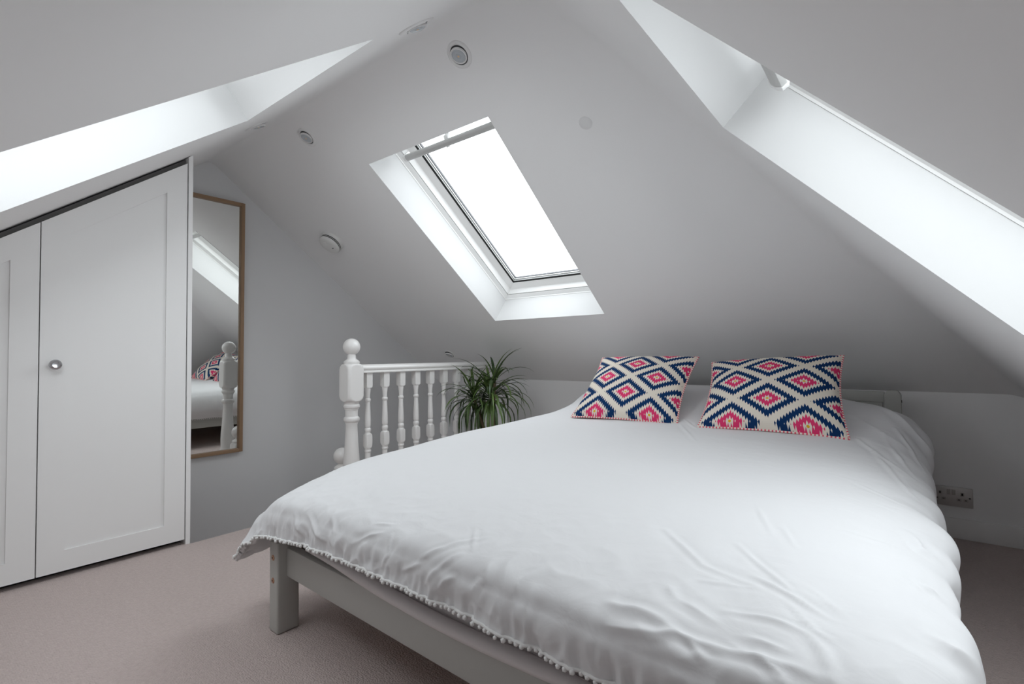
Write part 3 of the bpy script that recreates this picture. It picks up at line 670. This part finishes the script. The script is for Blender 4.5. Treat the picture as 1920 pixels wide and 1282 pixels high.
for pl_, wd_, am in CREASES:
    A = np.array(pl_)
    lo, hi = A.min(0) - 0.06, A.max(0) + 0.06
    msk = np.all((gr > lo) & (gr < hi), axis=2)
    if not msk.any(): continue
    Q = gr[msk]; best = np.full(len(Q), 9.0); tt = np.zeros(len(Q)); tot = max(1e-6, np.linalg.norm(np.diff(A, axis=0), axis=1).sum()); acc = 0.0
    for p0, p1 in zip(A[:-1], A[1:]):
        d = p1 - p0; L2 = (d * d).sum(); t = np.clip(((Q - p0) @ d) / L2, 0, 1)
        ds = np.linalg.norm(Q - (p0 + t[:, None] * d), axis=1); up_ = ds < best
        best[up_] = ds[up_]; tt[up_] = (acc + t[up_] * math.sqrt(L2)) / tot; acc += math.sqrt(L2)
    env = np.sin(np.pi * np.clip(0.06 + 0.88 * tt, 0, 1)) ** 0.7
    wd_ *= 0.62
    H_[msk] += 1.1 * env * am * (np.exp(-(best / wd_)) - 0.35 * np.exp(-((best - 2.4 * wd_) / (1.5 * wd_)) ** 2))
du_ = np.gradient(gr, axis=0); dv_ = np.gradient(gr, axis=1); nn = np.cross(du_, dv_); nn /= np.linalg.norm(nn, axis=2, keepdims=True) + 1e-9
gr2 = gr + nn * H_[..., None]
out = [Vector(v) for v in gr2.reshape(-1, 3).tolist()]
Fd = [(k * NV + l, (k + 1) * NV + l, (k + 1) * NV + l + 1, k * NV + l + 1) for k in range(NU - 1) for l in range(NV - 1)]
dv_o = Vector((-0.80, 1.75, 0.40))
dv = tag(empty('duvet', dv_o), 'white cotton duvet with pompom hem spread over the bed', 'duvet')
cov = mesh('duvet_cover', [v - dv_o for v in out], Fd, 'cotton', dv, smooth=True)
sol = cov.modifiers.new('thickness', 'SOLIDIFY'); sol.thickness = 0.016; sol.offset = -1; sol.use_rim = True
# bobble trim along the hems
bm = bmesh.new()
def bobbles(line, step=0.0125):
    acc = 0.0
    for a, b_ in zip(line[:-1], line[1:]):
        acc += (b_ - a).length
        if acc >= step:
            acc = 0.0
            jit = Vector((random.uniform(-1, 1), random.uniform(-1, 1), random.uniform(-1, 1))) * 0.0012
            bmesh.ops.create_icosphere(bm, subdivisions=1, radius=random.uniform(0.0040, 0.0052), matrix=Matrix.Translation(b_ - dv_o + Vector((0, -0.002, -0.005)) + jit))
random.seed(4)
bobbles([out[k * NV + 0] for k in range(NU)])
bobbles([out[0 * NV + l] for l in range(NV) if sv[l] < 9])
bobbles([out[(NU - 1) * NV + l] for l in range(NV) if sv[l] < 9])
bo = bm_obj('bobble_trim', bm, 'pom', dv, 60); bo['kind'] = 'stuff'; bo['label'] = 'tiny white bobble trim'
tube('hem_band', [out[k * NV] - dv_o + Vector((0, 0, -0.001)) for k in range(0, NU, 2)], 0.0032, 'pom', dv, 6)

# ------------------------------------------------------------------ cushions
def cushion(BL_, BR_, TR2, TL_, thick, label, uv0):
    P00, P10, P11, P01 = [Vector(p) for p in (BL_, BR_, TR2, TL_)]
    cen = (P00 + P10 + P11 + P01) / 4
    ex = ((P10 - P00) + (P11 - P01)).normalized(); ey = ((P01 - P00) + (P11 - P10)); ey = (ey - ex * ey.dot(ex)).normalized(); nz = ex.cross(ey)
    t = tag(empty('cushion', (P00 + P10) / 2), label, 'cushion', 'patterned cushions on the bed')
    org = (P00 + P10) / 2
    N = 40; Vv, Ff, UV = [], [], []
    def pt(a, b_, side):
        q = P00 * (1 - a) * (1 - b_) + P10 * a * (1 - b_) + P11 * a * b_ + P01 * (1 - a) * b_
        A, B = 2 * a - 1, 2 * b_ - 1
        # edges bow in between the corners
        q = q - ex * (0.020 * A * (1 - B * B)) - ey * (0.012 * B * (1 - A * A))
        e = max(0.0, (1 - A * A)) * max(0.0, (1 - B * B))
        puff = thick * (e ** 0.42)
        nse = 0.006 * e ** 0.5 * noise.noise(Vector((a * 3 + uv0[0] * 9, b_ * 3, side)))
        return q + nz * (side * (puff + nse))
    for side in (1, -1):
        base = len(Vv)
        for i in range(N + 1):
            for j in range(N + 1):
                a, b_ = i / N, j / N
                Vv.append(pt(a, b_, side) - org); UV.append(((a - 0.5) * 0.48 + uv0[0], (b_ - 0.5) * 0.46 + uv0[1]))
        for i in range(N):
            for j in range(N):
                q = (base + i * (N + 1) + j, base + (i + 1) * (N + 1) + j, base + (i + 1) * (N + 1) + j + 1, base + i * (N + 1) + j + 1)
                Ff.append(q if side == 1 else q[::-1])
    c = mesh('cushion_cover', Vv, Ff, 'ikat', t, smooth=True)
    ul = c.data.uv_layers.new(name='UVMap')
    for lp in c.data.loops: ul.data[lp.index].uv = UV[lp.vertex_index]
    edge = [pt(i / 40, 0, 0) for i in range(40)] + [pt(1, i / 40, 0) for i in range(40)] + [pt(1 - i / 40, 1, 0) for i in range(40)] + [pt(0, 1 - i / 40, 0) for i in range(40)]
    pp = tube('piping', [e - org for e in edge], 0.0042, 'piping', t, 6, closed=True, uvper=0.0125)
    pp['label'] = 'pink and white striped piping'
    return t
cushion((-1.262, 2.055, 0.532), (-0.768, 2.10, 0.526), (-0.775, 2.42, 0.812), (-1.285, 2.42, 0.808), 0.074, 'left of the two navy and pink diamond patterned cushions', (0.126, 0.0))
cushion((-0.672, 2.07, 0.530), (-0.160, 2.10, 0.526), (-0.198, 2.42, 0.816), (-0.708, 2.40, 0.786), 0.076, 'right of the two navy and pink diamond cushions, nearer the socket', (0.126, 0.0))

# ------------------------------------------------------------------ potted dracaena
px, py = -2.17, 2.52
pl = tag(empty('potted_dracaena', (px, py, 0)), 'spiky green potted dracaena beside the balustrade end', 'plant')
pot = turned('pot', [(0, 0.085), (0.01, 0.09), (0.17, 0.115), (0.19, 0.122), (0.205, 0.122), (0.205, 0.110), (0.185, 0.106)], 'pot', pl, 40)
turned('soil', [(0.17, 0.104), (0.186, 0.106)], 'soil', pl, 24)
rnd = random.Random(11)
heads = [((0.0, 0.0, 0.565), 66, 1.06, (0.025, 0.02)), ((-0.13, -0.02, 0.545), 42, 0.95, (-0.02, 0.01)), ((0.02, 0.02, 0.66), 22, 0.9, (0.02, 0.0))]
for (hx, hy, hz), nl, sc_, base in heads:
    tube('stem', [(base[0], base[1], 0.18), (base[0] * 0.7 + hx * 0.3, base[1] * 0.7 + hy * 0.3, 0.18 + (hz - 0.18) * 0.4), (hx, hy, hz)], [0.011, 0.010, 0.009], 'bark', pl, 8)
    for i in range(nl):
        az = i * 2.39996 + rnd.uniform(-0.25, 0.25); f_ = i / nl
        el = R(82 - 92 * f_ ** 0.75 + rnd.uniform(-14, 14)); ln_ = sc_ * rnd.uniform(0.26, 0.36); wd = rnd.uniform(0.0065, 0.0115)
        droop = rnd.uniform(1.5, 2.6) * (0.45 + 0.9 * f_)
        Vl, Fl = [], []; n_ = 9
        p = Vector((hx, hy, hz - 0.05 * f_)); e = el
        for j in range(n_ + 1):
            t_ = j / n_; wj = wd * (0.55 + 1.4 * t_) if t_ < 0.3 else wd * (1.0 - ((t_ - 0.3) / 0.7) ** 2.2)
            sd = Vector((-math.sin(az), math.cos(az), 0)); nu = Vector((-math.sin(e) * math.cos(az), -math.sin(e) * math.sin(az), math.cos(e)))
            Vl += [p - sd * wj + nu * wj * 0.35, p - nu * 0.0004, p + sd * wj + nu * wj * 0.35]
            e -= droop / n_ * (0.5 + 1.2 * t_)
            e = max(e, R(-88))
            p = p + Vector((math.cos(e) * math.cos(az), math.cos(e) * math.sin(az), math.sin(e))) * (ln_ / n_)
        for j in range(n_):
            a = j * 3; Fl += [(a, a + 1, a + 4, a + 3), (a + 1, a + 2, a + 5, a + 4)]
        # keep leaves clear of the slope, wall and balusters
        ok = [Vector((max(v.x, XS + 0.03 - px), min(v.y, YB - 0.02 - py), v.z)) for v in Vl]
        ok = [Vector((v.x, v.y, min(v.z, zb(v.y + py) - 0.01))) for v in ok]
        mesh('leaf', ok, Fl, 'leaf', pl, smooth=True)

# ------------------------------------------------------------------ double socket on the low wall
sk = tag(empty('double_socket', (0.145, YB, 0.182)), 'brushed steel double power socket on the low wall', 'power socket')
def sb(name, x0, x1, z0, z1, y0, y1, mt_, par=sk, bv=0.0): return box(name, x0, x1, -y1, -y0, z0, z1, mt_, par, bv)
plate = sb('plate', -0.073, 0.073, -0.043, 0.043, 0.0, 0.009, 'steel', sk, 0.0035)
for cx in (-0.0375, 0.0375):
    sb('earth_slot_surround', cx - 0.0065, cx + 0.0065, 0.006, 0.022, 0.0085, 0.0098, 'grey_insert', plate, 0.0005)
    sb('earth_slot', cx - 0.003, cx + 0.003, 0.009, 0.019, 0.0095, 0.0102, 'dark', plate)
    for s_ in (-1, 1):
        sb('pin_shutter', cx + s_ * 0.0115 - 0.008, cx + s_ * 0.0115 + 0.008, -0.018, -0.005, 0.0085, 0.0097, 'grey_insert', plate, 0.0005)
        sb('pin_slot', cx + s_ * 0.0115 - 0.0035, cx + s_ * 0.0115 + 0.0035, -0.013, -0.0095, 0.0095, 0.0101, 'dark', plate)
for cx in (-0.0085, 0.0085):
    sb('switch_rocker', cx - 0.0065, cx + 0.0065, 0.008, 0.032, 0.0085, 0.0115, 'grey_insert', plate, 0.001)
for cx in (-0.062, 0.062):
    sc1 = turned('screw', [(0, 0.004), (0.001, 0.004), (0.0015, 0.003)], 'lamp_dark', plate, 16); sc1.rotation_euler = (math.pi / 2, 0, 0); sc1.location = (cx, -0.0088, 0.0)

# ------------------------------------------------------------------ things on the ceiling
def on_slope(x, y, which):
    z = zb(y) if which == 'b' else zf(y)
    n = Vector((0, -sB, -cB)) if which == 'b' else Vector((0, sF, -cF))
    ex = Vector((1, 0, 0)); ey = n.cross(ex)
    mw = Matrix.Identity(4)
    for i, p in zip(range(3), (x, y, z)): mw[i][0], mw[i][1], mw[i][2], mw[i][3] = ex[i], ey[i], n[i], p
    return mw
def downlight(x, y, which, label, tilt, k=1.08, screws=False):
    t = tag(empty('downlight', mw=on_slope(x, y, which)), label, 'downlight', 'recessed ceiling spotlights')
    sk_ = lambda pr: [(z, r * k) for z, r in pr]
    fl_ = 1.25 if screws else 1.0
    turned('trim_ring', [(0.0008, 0.0330 * k), (0.0042, 0.0332 * k), (0.0050, 0.0345 * k), (0.0044, 0.040 * k * fl_), (0.0020, 0.0455 * k * fl_), (0.0, 0.0462 * k * fl_)], 'trim', t, 48, angle=50, cap=False)
    turned('recess', sk_([(0.0002, 0.0338), (0.0010, 0.0338)]), 'lamp_dark', t, 36)
    g = turned('gimbal', sk_([(-0.004, 0.0290), (0.0015, 0.0296), (0.0045, 0.0290), (0.0052, 0.0272), (0.0030, 0.0245)]), 'trim', t, 40, angle=40, cap=False)
    g.rotation_euler = (tilt, 0, 0); g.location = (0, 0, 0.0062)
    l = turned('lamp', sk_([(-0.002, 0.0245), (0.0032, 0.0243), (0.0046, 0.0225), (0.0048, 0.0190), (0.0036, 0.0165), (0.0034, 0.0090), (0.0046, 0.0075), (0.0048, 0.0012)]), 'lens', g, 36, angle=25)
    turned('led', [(0.0046, 0.0040), (0.0056, 0.0036), (0.0058, 0.001)], 'chip', l, 12)
    if screws:
        for sx in (-1, 1):
            c = turned('screw', [(0.0, 0.0030), (0.0052, 0.0030), (0.0056, 0.0022)], 'lamp_dark', t, 12); c.location = (sx * 0.0425 * k, 0, 0)
    return t
downlight(-1.258, 1.300, 'b', 'nearest downlight, right above the top of the middle roof window', R(13))
downlight(-2.320, 1.308, 'b', 'downlight on the back slope left of the middle roof window', R(13))
downlight(-2.769, 2.735, 'b', 'downlight low on the back slope just above the handrail', R(13))
downlight(-1.209, 1.052, 'f', 'downlight across the ridge beside the tip of the left roof window', R(-10), 1.08, True)
downlight(-2.329, 1.070, 'f', 'downlight across the ridge above the wardrobe end', R(-10), 1.08, True)
sm = tag(empty('smoke_alarm', mw=on_slope(-2.845, 1.779, 'b')), 'round white smoke alarm on the slope above the stairs', 'smoke alarm')
turned('base', [(0, 0.072), (0.018, 0.072), (0.020, 0.0705)], 'plastic', sm, 48)
turned('vent', [(0.0198, 0.0680), (0.0342, 0.0680)], 'rubber', sm, 40)
turned('vent_ring', [(0.0262, 0.0702), (0.0284, 0.0702)], 'plastic', sm, 40)
turned('cover', [(0.0340, 0.0690), (0.041, 0.0690), (0.047, 0.0660), (0.051, 0.058), (0.053, 0.040), (0.0535, 0.001)], 'plastic', sm, 48, angle=50)
bt = turned('test_button', [(0.0530, 0.015), (0.0555, 0.014), (0.056, 0.002)], 'plastic', sm, 24); bt.location = (0.0, 0.022, 0)
box('alarm_slot', 0.018, 0.032, -0.024, -0.019, 0.0520, 0.0542, 'lamp_dark', sm)
bd = tag(turned('blanking_disc', [(0.0, 0.0255), (0.0012, 0.0255), (0.0018, 0.0245)], 'blank', None, 36), 'faint round blanking disc painted over on the slope right of the roof window', 'blanking disc')
bd.matrix_world = on_slope(-0.916, 1.615, 'b')
